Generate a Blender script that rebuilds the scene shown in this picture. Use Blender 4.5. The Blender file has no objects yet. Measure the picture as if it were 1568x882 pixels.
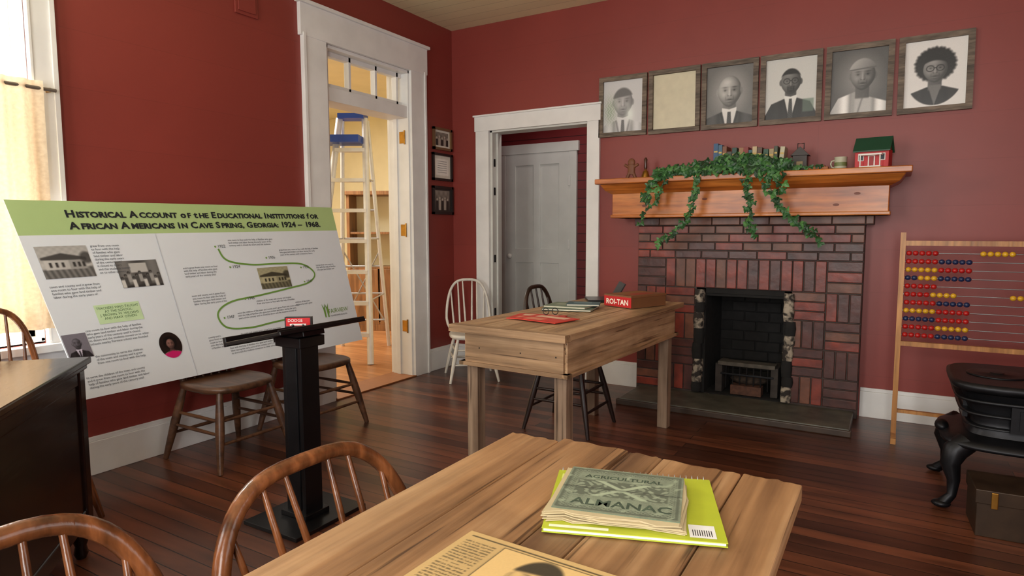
import bpy, math, random
import numpy as np
from mathutils import Matrix, Vector
random.seed(7); np.random.seed(5)
sc=bpy.context.scene
try: sc.view_settings.view_transform='Standard'
except Exception: pass
# ---------------------------------------------------------------- materials
def lin(c):
    o=[]
    for v in c[:3]:
        v=v/255.; o.append(v/12.92 if v<=.04045 else ((v+.055)/1.055)**2.4)
    return (o[0],o[1],o[2],1)
def base(name,rough=.5,metal=0):
    m=bpy.data.materials.new(name); m.use_nodes=True
    nt=m.node_tree; b=nt.nodes['Principled BSDF']
    b.inputs['Roughness'].default_value=rough; b.inputs['Metallic'].default_value=metal
    return m,nt,b
def coords(nt,scale=(1,1,1),rot=(0,0,0)):
    tc=nt.nodes.new('ShaderNodeTexCoord'); mp=nt.nodes.new('ShaderNodeMapping')
    mp.inputs['Scale'].default_value=scale; mp.inputs['Rotation'].default_value=rot
    nt.links.new(tc.outputs['Object'],mp.inputs['Vector']); return mp.outputs[0]
def ramp(nt,fac,stops):
    r=nt.nodes.new('ShaderNodeValToRGB'); e=r.color_ramp.elements
    e[0].position=stops[0][0]; e[0].color=stops[0][1]; e[1].position=stops[-1][0]; e[1].color=stops[-1][1]
    for p,c in stops[1:-1]:
        k=e.new(p); k.color=c
    nt.links.new(fac,r.inputs[0]); return r.outputs[0]
def noise(nt,vec,scale,detail=4,dist=0):
    n=nt.nodes.new('ShaderNodeTexNoise'); n.inputs['Scale'].default_value=scale; n.inputs['Detail'].default_value=detail
    n.inputs['Distortion'].default_value=dist; nt.links.new(vec,n.inputs['Vector']); return n.outputs[0]
def bump(nt,b,h,s=.3,d=.01):
    n=nt.nodes.new('ShaderNodeBump'); n.inputs['Strength'].default_value=s; n.inputs['Distance'].default_value=d
    nt.links.new(h,n.inputs['Height']); nt.links.new(n.outputs[0],b.inputs['Normal'])
def mul(nt,a,b_):
    m=nt.nodes.new('ShaderNodeMix'); m.data_type='RGBA'; m.blend_type='MULTIPLY'; m.inputs[0].default_value=1
    nt.links.new(a,m.inputs[6]); nt.links.new(b_,m.inputs[7]); return m.outputs[2]
def M(name,c,rough=.5,metal=0,var=.12,scale=12,bp=0):
    m,nt,b=base(name,rough,metal); L=lin(c)
    lo=tuple(max(0,x*(1-var)) for x in L[:3])+(1,); hi=tuple(min(1,x*(1+var)) for x in L[:3])+(1,)
    n=noise(nt,coords(nt),scale,5); nt.links.new(ramp(nt,n,[(.3,lo),(.7,hi)]),b.inputs['Base Color'])
    if bp: bump(nt,b,n,bp)
    return m
def wood(name,dark,light,axis=0,rough=.45,sc_=14,gr=1.2,mid=None,worn=False):
    m,nt,b=base(name,rough); s=[sc_]*3; s[axis]=gr
    v=coords(nt,tuple(s)); n=noise(nt,v,1,8,.7 if not worn else .35); n2=noise(nt,v,4,6,.2)
    st=[(.28,lin(dark)),(.72,lin(light))]
    if mid: st.insert(1,(.5,lin(mid)))
    c1=ramp(nt,n,st); c2=ramp(nt,n2,[(.3,(.6,.58,.55,1) if not worn else (.78,.76,.74,1)),(.6,(1,1,1,1))])
    c=mul(nt,c1,c2)
    if worn:
        s3=[70]*3; s3[axis]=1.6; n3=noise(nt,coords(nt,tuple(s3)),1,3,.15)
        c=mul(nt,c,ramp(nt,n3,[(.32,(.30,.26,.22,1)),(.38,(.88,.86,.84,1)),(.6,(1,1,1,1))]))
        n4=noise(nt,coords(nt,(3,3,3)),1,5,.3); c=mul(nt,c,ramp(nt,n4,[(.33,(.74,.72,.7,1)),(.55,(1,1,1,1))]))
        bump(nt,b,n3,.5,.004)
        r4=ramp(nt,n4,[(.3,(rough+.15,)*3+(1,)),(.7,(rough-.1,)*3+(1,))]); nt.links.new(r4,b.inputs['Roughness'])
    else: bump(nt,b,n2,.25,.004)
    nt.links.new(c,b.inputs['Base Color']); return m
def brickmat(name,c1,c2,mort,vec,bw,rh,ms,rough,nscale=(1,1,1),lo=.6,bs=.3):
    m,nt,b=base(name,rough)
    tc=nt.nodes.new('ShaderNodeTexCoord'); sp=nt.nodes.new('ShaderNodeSeparateXYZ'); cb=nt.nodes.new('ShaderNodeCombineXYZ')
    nt.links.new(tc.outputs['Object'],sp.inputs[0])
    if vec=='xy': nt.links.new(sp.outputs[0],cb.inputs[0]); nt.links.new(sp.outputs[1],cb.inputs[1])
    else:
        ad=nt.nodes.new('ShaderNodeMath'); nt.links.new(sp.outputs[0],ad.inputs[0]); nt.links.new(sp.outputs[1],ad.inputs[1])
        nt.links.new(ad.outputs[0],cb.inputs[0]); nt.links.new(sp.outputs[2],cb.inputs[1])
    br=nt.nodes.new('ShaderNodeTexBrick'); nt.links.new(cb.outputs[0],br.inputs['Vector'])
    br.inputs['Color1'].default_value=lin(c1); br.inputs['Color2'].default_value=lin(c2); br.inputs['Mortar'].default_value=lin(mort)
    br.inputs['Scale'].default_value=1; br.inputs['Brick Width'].default_value=bw; br.inputs['Row Height'].default_value=rh
    br.inputs['Mortar Size'].default_value=ms; br.inputs['Mortar Smooth'].default_value=.2
    br.offset=.37
    n=noise(nt,coords(nt,nscale),1,7,.4)
    nt.links.new(mul(nt,br.outputs[0],ramp(nt,n,[(.3,(lo,lo,lo,1)),(.65,(1,1,1,1))])),b.inputs['Base Color'])
    iv=nt.nodes.new('ShaderNodeMath'); iv.operation='SUBTRACT'; iv.inputs[0].default_value=1; nt.links.new(br.outputs[1],iv.inputs[1])
    bump(nt,b,iv.outputs[0],bs,.004)
    return m
mRed=brickmat('red_wall_boards',(138,56,48),(135,55,47),(124,49,42),'wall',5.,.29,.0012,.45,(1.2,1.2,1.2),.86,.12)
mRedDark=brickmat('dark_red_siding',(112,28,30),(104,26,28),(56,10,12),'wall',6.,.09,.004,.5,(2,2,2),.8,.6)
mFloor=brickmat('dark_plank_floor',(122,70,46),(72,40,28),(22,12,8),'xy',2.6,.085,.0026,.30,(2,16,2),.42,.45)
mFloor2=brickmat('light_plank_floor',(196,134,84),(170,112,68),(100,60,34),'xy',2.6,.085,.002,.35,(2,16,2),.75,.2)
mCeil=brickmat('ceiling_boards',(232,222,180),(226,216,174),(184,172,134),'xy',6,.14,.003,.6,(1,1,1),.9,.2)
mCream=M('cream_wall',(238,228,192),.7,0,.05,3)
mTrim=M('white_trim_paint',(228,228,226),.4,0,.06,5)
mTrimG=M('grey_white_door_paint',(205,206,200),.45,0,.05,5)
mBrickA=M('painted_brick_red',(116,46,32),.38,0,.45,11,.35)
mBrickB=M('painted_brick_dark',(72,34,26),.38,0,.45,11,.35)
mBrickC=M('painted_brick_brown',(104,62,44),.42,0,.4,11,.35)
mMortar=M('mortar',(58,44,38),.7,0,.35,20,.3)
mSoot=M('soot',(20,19,18),.9,0,.5,14,.5)
def stone():
    m,nt,b=base('whitewashed_stone',.85); n=noise(nt,coords(nt),24,6,.5)
    nt.links.new(ramp(nt,n,[(.44,lin((42,36,32))),(.62,lin((166,154,136)))]),b.inputs['Base Color']); bump(nt,b,n,.6,.01); return m
mStone=stone()
mSlate=M('hearth_slate',(80,78,68),.45,0,.4,8,.4)
mIron=M('cast_iron',(28,28,31),.42,.6,.3,12,.15)
mBlack=M('black_metal',(14,14,16),.3,.2,.2,8)
mBrass=M('brass',(170,125,55),.3,.9,.2,20)
mPine=wood('honey_pine',(152,80,34),(212,136,64),0,.3,9,1.0,(190,110,46))
mTable=wood('worn_table_wood',(124,88,58),(200,162,120),1,.40,14,.8,(168,126,86),True)
mTable2=wood('worn_table_wood_dark',(96,66,46),(172,132,92),1,.40,14,.8,None,True)
mDesk=wood('old_desk_wood',(138,108,78),(212,178,138),1,.5,14,1.0,(182,146,108),True)
mDeskX=wood('old_desk_wood_cross',(130,102,74),(204,170,132),0,.5,14,1.0,(174,140,104),True)
mDeskL=wood('old_desk_leg_wood',(122,98,78),(184,158,132),2,.55,14,1.0,None,True)
mOak=wood('bentwood_oak',(62,34,18),(146,88,50),2,.24,16,3.)
mWalnut=wood('dark_chair_wood',(58,38,28),(116,80,56),0,.35,14,2.)
mEbony=wood('ebonised_wood',(24,14,11),(52,32,24),2,.35,14,2.)
mMahog=wood('dark_mahogany',(20,11,10),(36,21,18),0,.16,6,1.)
mAb=wood('abacus_wood',(160,104,50),(206,148,84),2,.4,12,1.)
mFrame=wood('weathered_frame',(66,56,46),(136,120,102),0,.6,24,4.)
mWhiteCh=M('white_chair_paint',(214,210,200),.4)
mDarkFr=M('dark_frame',(30,22,20),.35)
mCloth,ntc,bc=base('curtain_cloth',.9)
nt_=ntc; wv=noise(nt_,coords(nt_,(1,60,60)),1,3); nt_.links.new(ramp(nt_,wv,[(.3,lin((204,184,156))),(.7,lin((224,208,180)))]),bc.inputs['Base Color'])
tr=ntc.nodes.new('ShaderNodeBsdfTranslucent'); tr.inputs[0].default_value=lin((186,160,130)); mx=ntc.nodes.new('ShaderNodeMixShader'); mx.inputs[0].default_value=.10
ntc.links.new(bc.outputs[0],mx.inputs[1]); ntc.links.new(tr.outputs[0],mx.inputs[2]); ntc.links.new(mx.outputs[0],ntc.nodes['Material Output'].inputs[0])
mPic,ntp,bp0=base('printed_photo',.35)
at_=ntp.nodes.new('ShaderNodeAttribute'); at_.attribute_name='Col'; ntp.links.new(at_.outputs['Color'],bp0.inputs['Base Color'])
mPicM,ntp,bp0=base('printed_paper',.7)
at_=ntp.nodes.new('ShaderNodeAttribute'); at_.attribute_name='Col'; ntp.links.new(at_.outputs['Color'],bp0.inputs['Base Color'])
_c={}
def C(r,g,b,rough=.5,metal=0,var=.06,scale=15):
    k=(r,g,b,rough,metal,var,scale)
    if k not in _c: _c[k]=M('paint_%d_%d_%d'%(r,g,b),(r,g,b),rough,metal,var,scale)
    return _c[k]
# ---------------------------------------------------------------- mesh builder
class MB:
    def __init__(s): s.v=[];s.f=[];s.m=[];s.s=[];s.mats=[];s.T=Matrix();s.cols=[]
    def add(s,vs,fs,mat,sm=False,T=None,cols=None):
        if mat not in s.mats: s.mats.append(mat)
        k=s.mats.index(mat); o=len(s.v); X=s.T@T if T is not None else s.T
        if cols is not None: s.cols.append((o,cols))
        s.v+=[tuple(X@Vector(p)) for p in vs]
        for f in fs: s.f.append([i+o for i in f]); s.m.append(k); s.s.append(sm)
    def box(s,a,b,mat,T=None):
        x0,y0,z0=a;x1,y1,z1=b
        vs=[(x0,y0,z0),(x1,y0,z0),(x1,y1,z0),(x0,y1,z0),(x0,y0,z1),(x1,y0,z1),(x1,y1,z1),(x0,y1,z1)]
        s.add(vs,[(0,3,2,1),(4,5,6,7),(0,1,5,4),(1,2,6,5),(2,3,7,6),(3,0,4,7)],mat,False,T)
    def cb(s,c,d,mat,T=None):
        s.box([c[i]-d[i]/2 for i in range(3)],[c[i]+d[i]/2 for i in range(3)],mat,T)
    def tube(s,pts,r,mat,n=10,closed=False,T=None):
        pts=[Vector(p) for p in pts]; N=len(pts)
        if not isinstance(r,(list,tuple)): r=[r]*N
        vs=[];up=None
        for i,p in enumerate(pts):
            if closed: t=pts[(i+1)%N]-pts[i-1]
            else: t=pts[min(i+1,N-1)]-pts[max(i-1,0)]
            t.normalize()
            if up is None:
                up=Vector((0,0,1)) if abs(t.z)<.9 else Vector((1,0,0))
            a=(up-t*up.dot(t)); a.normalize(); up=a; b=t.cross(a)
            for k in range(n):
                an=2*math.pi*k/n; vs.append(p+(a*math.cos(an)+b*math.sin(an))*r[i])
        fs=[]
        for i in range(N if closed else N-1):
            j=(i+1)%N
            for k in range(n): fs.append((i*n+k,i*n+(k+1)%n,j*n+(k+1)%n,j*n+k))
        s.add(vs,fs,mat,True,T)
        if not closed:
            s.add(vs[:n],[tuple(range(n))[::-1]],mat,False,T); s.add(vs[-n:],[tuple(range(n))],mat,False,T)
    def loft(s,secs,mat,n=32,sm=True,T=None):
        vs=[]
        for cx,cy,hx,hy,z,e in secs:
            for k in range(n):
                a=2*math.pi*k/n; c,q=math.cos(a),math.sin(a)
                vs.append((cx+hx*math.copysign(abs(c)**(2/e),c),cy+hy*math.copysign(abs(q)**(2/e),q),z))
        fs=[(i*n+k,i*n+(k+1)%n,(i+1)*n+(k+1)%n,(i+1)*n+k) for i in range(len(secs)-1) for k in range(n)]
        s.add(vs,fs,mat,sm,T); s.add(vs[:n],[tuple(range(n))[::-1]],mat,False,T); s.add(vs[-n:],[tuple(range(n))],mat,False,T)
    def lathe(s,prof,mat,c=(0,0,0),n=20,T=None):
        s.loft([(c[0],c[1],r,r,c[2]+z,2) for r,z in prof],mat,n,True,T)
    def prism(s,poly,z0,z1,mat,T=None):
        n=len(poly); vs=[(x,y,z0) for x,y in poly]+[(x,y,z1) for x,y in poly]
        s.add(vs,[tuple(range(n))[::-1],tuple(range(n,2*n))]+[(i,(i+1)%n,n+(i+1)%n,n+i) for i in range(n)],mat,False,T)
    def flat(s,poly,z,mat,T=None): s.add([(x,y,z) for x,y in poly],[tuple(range(len(poly)))],mat,False,T)
    def sph(s,c,r,mat,nu=12,nv=8,T=None):
        vs=[];fs=[]
        for j in range(nv+1):
            p=math.pi*j/nv
            for i in range(nu):
                a=2*math.pi*i/nu; vs.append((c[0]+r[0]*math.sin(p)*math.cos(a),c[1]+r[1]*math.sin(p)*math.sin(a),c[2]-r[2]*math.cos(p)))
        for j in range(nv):
            for i in range(nu): fs.append((j*nu+i,j*nu+(i+1)%nu,(j+1)*nu+(i+1)%nu,(j+1)*nu+i))
        s.add(vs,fs,mat,True,T)
    def pic(s,x0,y0,x1,y1,z,nx,ny,fn,mat,T=None,mapf=None):
        X,Y=np.meshgrid(np.linspace(x0,x1,nx+1),np.linspace(y0,y1,ny+1)); R=fn(X,Y)
        if isinstance(R,np.ndarray): R=(R,R*.99,R*.965)
        R=[np.clip(q,.01,.98) for q in R]
        cols=np.stack([np.where(q<=.04045,q/12.92,((q+.055)/1.055)**2.4) for q in R]+[np.ones_like(X)],-1).reshape(-1,4)
        if mapf: vs=[mapf(a,b_) for a,b_ in zip(X.ravel(),Y.ravel())]
        else: vs=[(a,b_,z) for a,b_ in zip(X.ravel(),Y.ravel())]
        w=nx+1; s.add(vs,[(j*w+i,j*w+i+1,(j+1)*w+i+1,(j+1)*w+i) for j in range(ny) for i in range(nx)],mat,False,T,cols)
    def obj(s,name,T=None,bevel=0):
        me=bpy.data.meshes.new(name); me.from_pydata(s.v,[],s.f)
        for m in s.mats: me.materials.append(m)
        me.polygons.foreach_set('material_index',s.m); me.polygons.foreach_set('use_smooth',s.s); me.validate(); me.update()
        if s.cols:
            ca=me.color_attributes.new('Col','FLOAT_COLOR','POINT'); arr=np.ones((len(s.v),4))
            for o,c in s.cols: arr[o:o+len(c)]=c
            ca.data.foreach_set('color',arr.ravel())
        o=bpy.data.objects.new(name,me); bpy.context.collection.objects.link(o)
        if T is not None: o.matrix_world=T
        if bevel:
            b=o.modifiers.new('bevel','BEVEL'); b.width=bevel; b.segments=2; b.limit_method='ANGLE'; b.angle_limit=math.radians(50)
        return o
def TR(x,y,z,rz=0): return Matrix.Translation((x,y,z))@Matrix.Rotation(math.radians(rz),4,'Z')
def ell(cx,cy,rx,ry,n=24,a0=0,a1=360): return [(cx+rx*math.cos(math.radians(a0+(a1-a0)*i/n)),cy+ry*math.sin(math.radians(a0+(a1-a0)*i/n))) for i in range(n if a1-a0==360 else n+1)]
def rect(x0,y0,x1,y1): return [(x0,y0),(x1,y0),(x1,y1),(x0,y1)]
def backT(x,z,d=0): return Matrix(((1,0,0,x),(0,0,-1,-d),(0,1,0,z),(0,0,0,1)))
def leftT(y,z,d=0): return Matrix(((0,0,1,d),(1,0,0,y),(0,1,0,z),(0,0,0,1)))
def text2d(body,size,align='LEFT',spacing=1,line=1,bold=0):
    cu=bpy.data.curves.new('t','FONT'); cu.body=body; cu.size=size; cu.align_x=align; cu.space_character=spacing; cu.space_line=line; cu.resolution_u=2; cu.offset=bold
    o=bpy.data.objects.new('t',cu); bpy.context.collection.objects.link(o)
    dg=bpy.context.evaluated_depsgraph_get(); me=bpy.data.meshes.new_from_object(o.evaluated_get(dg))
    vs=[tuple(v.co) for v in me.vertices]; fs=[tuple(p.vertices) for p in me.polygons]
    bpy.data.objects.remove(o); bpy.data.meshes.remove(me); bpy.data.curves.remove(cu); return vs,fs
def addtext(mb,body,size,x,y,z,mat,T=None,**k):
    vs,fs=text2d(body,size,**k)
    if fs: mb.add([(a+x,b+y,z) for a,b,c in vs],fs,mat,False,T)
def sm_(d,e=.0035): return np.clip(.5+d/(2*e),0,1)
def mix_(a,b_,m): return a*(1-m)+b_*m
def person(X,Y,hx=0,hy=.03,rx=.07,ry=.095,sk=.6,suit=.15,bg=.5,vig=0,kind=''):
    G=lambda cu,cv,su,sv:np.exp(-((U-cu)/su)**2-((V-cv)/sv)**2)
    U=(X-hx)/rx; V=(Y-hy)/ry; ax=np.abs(X-hx)
    rr=np.sqrt(((X)/.17)**2+((Y-.02)/.21)**2)
    g=bg+vig*np.clip(1-rr,0,1)+0*X
    rnd=np.random.rand(*X.shape)
    if kind=='afro':
        an=np.arctan2(Y-hy-.035,X-hx); rad=.108+.002*np.sin(an*17)+.002*np.sin(an*29+1)
        d=rad-np.sqrt(((X-hx)*.97)**2+(Y-hy-.030)**2); g=mix_(g,.07+.05*rnd,sm_(d,.008))
    k=rx/.07
    ys=hy-ry*1.30-.36*np.clip(ax-.045*k,0,None)-1.6*np.clip(ax-.135*k,0,None)
    if kind=='cap': ys=ys-.02*np.sign(X-hx)
    body=sm_(ys-Y,.004)
    sh=suit*(1+.35*np.exp(-((ax-.10*k)/.03)**2)-.25*np.exp(-((ax-.065*k)/.012)**2))+.02*rnd
    g=mix_(g,sh,body)
    nk=sm_(.56*rx-ax,.003)*sm_(hy-.5*ry-Y,.004)*sm_(Y-(hy-1.55*ry),.006)
    g=mix_(g,sk*(.62-.25*np.clip(U,-1,1)*.6),nk)
    yc=hy-1.22*ry; t=(yc-Y)/(1.5*ry)
    if kind in('bald','goatee','faded'):
        wv=.62*rx*(1-.75*np.clip(t,0,1)); V_=sm_(wv-ax,.002)*sm_(yc+.06*ry+.25*ax-Y,.003)*sm_(1.3-t,.05)
        g=mix_(g,.88-.1*np.clip(t,0,1),V_)
        tie=sm_(rx*(.13+.12*np.clip(t,0,1))-ax,.002)*sm_(yc-.10*ry-Y,.003); g=mix_(g,.22+.05*np.sin((X+Y)*400),tie)
        lap=np.exp(-((ax-wv-.010*k)/(.004*k))**2)*sm_(yc-Y,.004)*body; g=g*(1-.45*lap)
    elif kind=='cap':
        g=mix_(g,.38,np.exp(-((X-hx-.01+.25*(yc-Y))/.006)**2)*sm_(yc-Y,.004)*.6); g=mix_(g,.5,np.exp(-((X-hx+.05)/.01)**2)*body*.4)
    elif kind=='afro':
        wv=.55*rx*(1-np.clip(t,0,1)); g=mix_(g,sk*.8,sm_(wv-ax,.003)*sm_(yc+.05*ry-Y,.004)*sm_(1-t,.05))
    if kind!='afro':
        for sg in(-1,1): g=mix_(g,sk*(.72 if sg>0 else .86),sm_((1-np.sqrt(((U-sg*1.0)/.15)**2+((V+.02)/.24)**2))*.01,.002))
    w=np.where(V>-.1,1,1-.26*(np.clip(-V-.1,0,1)/.9)**1.5); Uj=U/w; r=Uj**2+V**2; nz=np.sqrt(np.clip(1-r,0,1))
    s=.44+.62*np.clip(-.42*Uj+.34*V+.80*nz,0,1.2)
    for sg in(-1,1):
        s=s-.24*G(.38*sg,.13,.22,.13)-.42*G(.38*sg,.07,.10,.045)+.16*G(.31*sg,.065,.035,.03)-.34*G(.40*sg,.28,.24,.045)-.06*G(.38*sg,-.06,.16,.03)
        s=s+.10*G(.50*sg,-.20,.18,.17)-.14*G(.33*sg,-.42,.05,.15)-.32*G(.12*sg,-.275,.06,.032)-.10*G(.19*sg,-.22,.05,.08)
    s=s+.20*G(-.02,-.02,.06,.24)+.14*G(-.02,-.2,.08,.06)-.16*G(.15,-.02,.06,.22)
    s=s-.40*G(0,-.54,.26,.030)-.18*G(0,-.49,.22,.05)+.10*G(0,-.61,.18,.045)-.16*G(0,-.70,.20,.04)+.08*G(0,-.83,.16,.07)+.12*G(-.15,.62,.35,.2)
    f=sk*s
    if kind=='goatee':
        f=f*(1-.6*np.clip(G(0,-.72,.26,.16)+G(0,-.40,.30,.05)+G(.28,-.55,.06,.2)+G(-.28,-.55,.06,.2),0,1))
    hm=sm_((1-np.sqrt(r))*.07,.0025); g=mix_(g,f,hm)
    if kind=='goatee': hr=sm_((1.05-np.sqrt(Uj**2+V**2))*.07,.004)*sm_(V-(.62-.22*Uj**4+.0*V),.05); g=mix_(g,.10,hr)
    if kind=='bald': hr=hm*sm_(np.abs(Uj)-.90,.03)*sm_(V+.1,.1)*sm_(.7-V,.1); g=mix_(g,.62,hr*.7)
    if kind=='faded': hr=sm_((1.10-np.sqrt(Uj**2+V**2))*.07,.005)*sm_(V-(.42+.1*U),.06); g=mix_(g,.22,hr)
    if kind=='afro': hr=sm_((1.08-np.sqrt(Uj**2+V**2))*.07,.004)*sm_(V-(.66-.25*Uj**2),.06); g=mix_(g,.08,hr)
    if kind=='cap':
        dm=sm_((1.12-np.sqrt((U/1.06)**2+(V/1.05)**2))*.07,.003)*sm_(V-.42-.06*U,.03); g=mix_(g,.50-.12*U+.1*V,dm); g=mix_(g,.36,dm*np.exp(-((V-.47-.06*U)/.05)**2))
    if kind in('goatee','afro'):
        for sg in(-1,1):
            q=np.sqrt(((U-.41*sg)/.31)**2+((V-.07)/.21)**2); g=mix_(g,.07,np.exp(-((q-1)/.14)**2)*.9); g=g+.03*sm_((1-q)*.02,.004)
        g=mix_(g,.07,np.exp(-((V-.10)/.03)**2)*sm_(.12-np.abs(U),.02))
    if kind=='afro':
        ov=sm_((1-np.sqrt((X/.158)**2+(Y/.2)**2))*.16,.003); g=mix_(.90,g,ov)
    return g+.02*(rnd-.5)
H=3.15
# ---------------------------------------------------------------- room shell
def walls(name,mat,boxes):
    b=MB()
    for q in boxes: b.box(q[0],q[1],mat)
    return b.obj(name)
W=.22
walls('wall_left',mRed,[((-W,-6.35,0),(0,-4.35,H)),((-W,-4.35,0),(0,-3.48,.75)),((-W,-4.35,2.75),(0,-3.48,H)),((-W,-3.48,0),(0,-1.57,H)),((-W,-1.57,2.66),(0,-.62,H)),((-W,-.62,0),(0,.15,H))])
walls('wall_back',mRed,[((0,0,0),(.42,.15,H)),((.42,0,2.21),(1.41,.15,H)),((1.41,0,0),(2.42,.15,H)),((2.42,0,.84),(3.0,.15,H)),((3.0,0,0),(5.35,.15,H))])
walls('wall_right',mRed,[((5.2,-6.35,0),(5.35,-4.4,H)),((5.2,-4.4,0),(5.35,-3.2,.8)),((5.2,-4.4,2.6),(5.35,-3.2,H)),((5.2,-3.2,0),(5.35,0,H))])
walls('wall_front',mRed,[((0,-6.35,0),(.8,-6.2,H)),((.8,-6.35,0),(2.0,-6.2,.8)),((.8,-6.35,2.7),(2.0,-6.2,H)),((2.0,-6.35,0),(3.2,-6.2,H)),((3.2,-6.35,0),(4.4,-6.2,.8)),((3.2,-6.35,2.7),(4.4,-6.2,H)),((4.4,-6.35,0),(5.2,-6.2,H))])
walls('floor',mFloor,[((-.1,-6.35,-.1),(5.35,.15,0))])
walls('ceiling',mCeil,[((-W,-6.35,H),(5.35,.15,H+.1))])
walls('floor_adjoining',mFloor2,[((-4.8,-2.6,-.1),(-.1,2.8,-.001))])
walls('ceiling_adjoining',mCream,[((-4.9,-2.7,H+.001),(-W,2.9,H+.1))])
walls('wall_adjoining',mCream,[((-4.9,-2.7,0),(-4.8,2.9,H)),((-4.8,2.8,0),(-W,2.9,H)),((-4.8,-2.7,0),(-W,-2.6,H)),((-W-.02,.152,0),(-W,2.8,H)),((-W-.015,-2.6,0),(-W-.001,-1.8,H)),((-W-.015,-.42,0),(-W-.001,.15,H))])
walls('floor_hall',mFloor,[((-.2,.15,-.1),(1.7,1.2,0))])
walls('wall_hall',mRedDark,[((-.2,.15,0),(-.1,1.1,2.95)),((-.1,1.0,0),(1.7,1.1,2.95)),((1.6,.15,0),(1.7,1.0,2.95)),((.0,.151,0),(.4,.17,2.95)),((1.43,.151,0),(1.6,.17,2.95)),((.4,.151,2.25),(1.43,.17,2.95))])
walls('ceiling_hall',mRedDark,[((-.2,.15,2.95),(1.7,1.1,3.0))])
def bb(name,boxes):
    b=MB()
    for x0,y0,x1,y1,ax in boxes:
        b.box((x0,y0,0),(x1,y1,.18),mTrim)
        if ax=='x': b.box((x0,y0+.008,.18),(x1,y1,.205),mTrim)
        else: b.box((x0,y0,.18),(x0+(x1-x0)*.6,y1,.205),mTrim)
    b.obj(name,None,.003)
bb('baseboard_left',[(0,-6.2,.022,-1.80,'y'),(0,-.42,.022,0,'y')])
bb('baseboard_back',[(0.022,-.022,.28,0,'x'),(1.51,-.022,1.88,0,'x'),(3.48,-.022,5.2,0,'x')])
# door 1 trim (left wall)
b=MB()
b.box((0,-1.80,0),(.028,-1.58,2.68),mTrim); b.box((0,-.63,0),(.028,-.43,2.68),mTrim); b.box((0,-1.82,2.66),(.032,-.41,2.88),mTrim); b.box((0,-1.84,2.88),(.05,-.39,2.905),mTrim)
for y in (-1.80,-.455): b.box((.028,y,0),(.038,y+.025,2.68),mTrim)
b.box((-W,-1.57,0),(0,-1.545,2.66),mTrim); b.box((-W,-.645,0),(0,-.62,2.66),mTrim); b.box((-W,-1.57,2.635),(0,-.62,2.66),mTrim)
b.box((-.16,-1.545,0),(-.12,-1.53,2.27),mTrim); b.box((-.16,-.66,0),(-.12,-.645,2.27),mTrim)
b.box((-W,-1.55,2.26),(-.01,-.64,2.36),mTrim)
for y in (-1.54,-1.255,-.96,-.70): b.box((-.12,y-.012,2.36),(-.07,y+(.012 if y>-1.5 else .03),2.64),mTrim)
b.box((-.12,-1.55,2.36),(-.07,-.64,2.40),mTrim); b.box((-.12,-1.55,2.60),(-.07,-.64,2.64),mTrim)
for y0,y1 in ((-1.80,-1.57),(-.62,-.42)): b.box((-W-.04,y0,0),(-W-.016,y1,2.75),mTrim)
b.box((-W-.04,-1.8,2.66),(-W-.016,-.42,2.86),mTrim)
for z in (.4,1.25,2.05):
    b.box((-.10,-.650,z),(-.045,-.646,z+.10),mBrass); b.tube([(-.04,-.652,z-.01),(-.04,-.652,z+.11)],.007,mBrass,8)
b.box((-W-.02,-1.57,0),(.03,-.62,.012),C(150,95,55))
b.obj('door_1_trim',None,.003)
# door 2 trim (back wall)
b=MB()
b.box((.28,-.028,0),(.42,0,2.2),mTrim); b.box((1.40,-.028,0),(1.51,0,2.2),mTrim); b.box((.27,-.032,2.2),(1.52,0,2.33),mTrim); b.box((.26,-.045,2.33),(1.53,0,2.345),mTrim)
b.box((.42,0,0),(.445,.16,2.21),mTrimG); b.box((1.385,0,0),(1.41,.16,2.21),mTrimG); b.box((.42,0,2.185),(1.41,.16,2.21),mTrimG)
b.box((.445,.07,0),(.46,.10,2.185),mTrimG)
for z in (.5,1.0,1.62,1.88): b.box((.446,.02,z),(.449,.05,z+.07),mIron)
b.obj('door_2_trim',None,.003)
b=MB()
b.box((-.08,.965,0),(.0,.998,2.16),mTrimG); b.box((.76,.965,0),(.84,.998,2.16),mTrimG); b.box((-.09,.96,2.10),(.86,.998,2.20),mTrimG)
b.box((.0,.98,0.01),(.76,.998,2.10),mTrimG)
for x0,x1 in ((0.0,.12),(.64,.76),(.34,.42)): b.box((x0,.968,.01),(x1,.98,2.10),mTrimG)
for z0,z1 in ((.01,.25),(.95,1.1),(1.98,2.1)): b.box((.0,.9681,z0),(.76,.98,z1),mTrimG)
for z in (.3,1.1,1.75): b.box((.75,.955,z),(.775,.966,z+.1),C(210,210,205))
b.sph((.06,.94,1.02),(.028,.028,.028),C(230,228,220,.2))
b.obj('door_2',None,.003)
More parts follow.
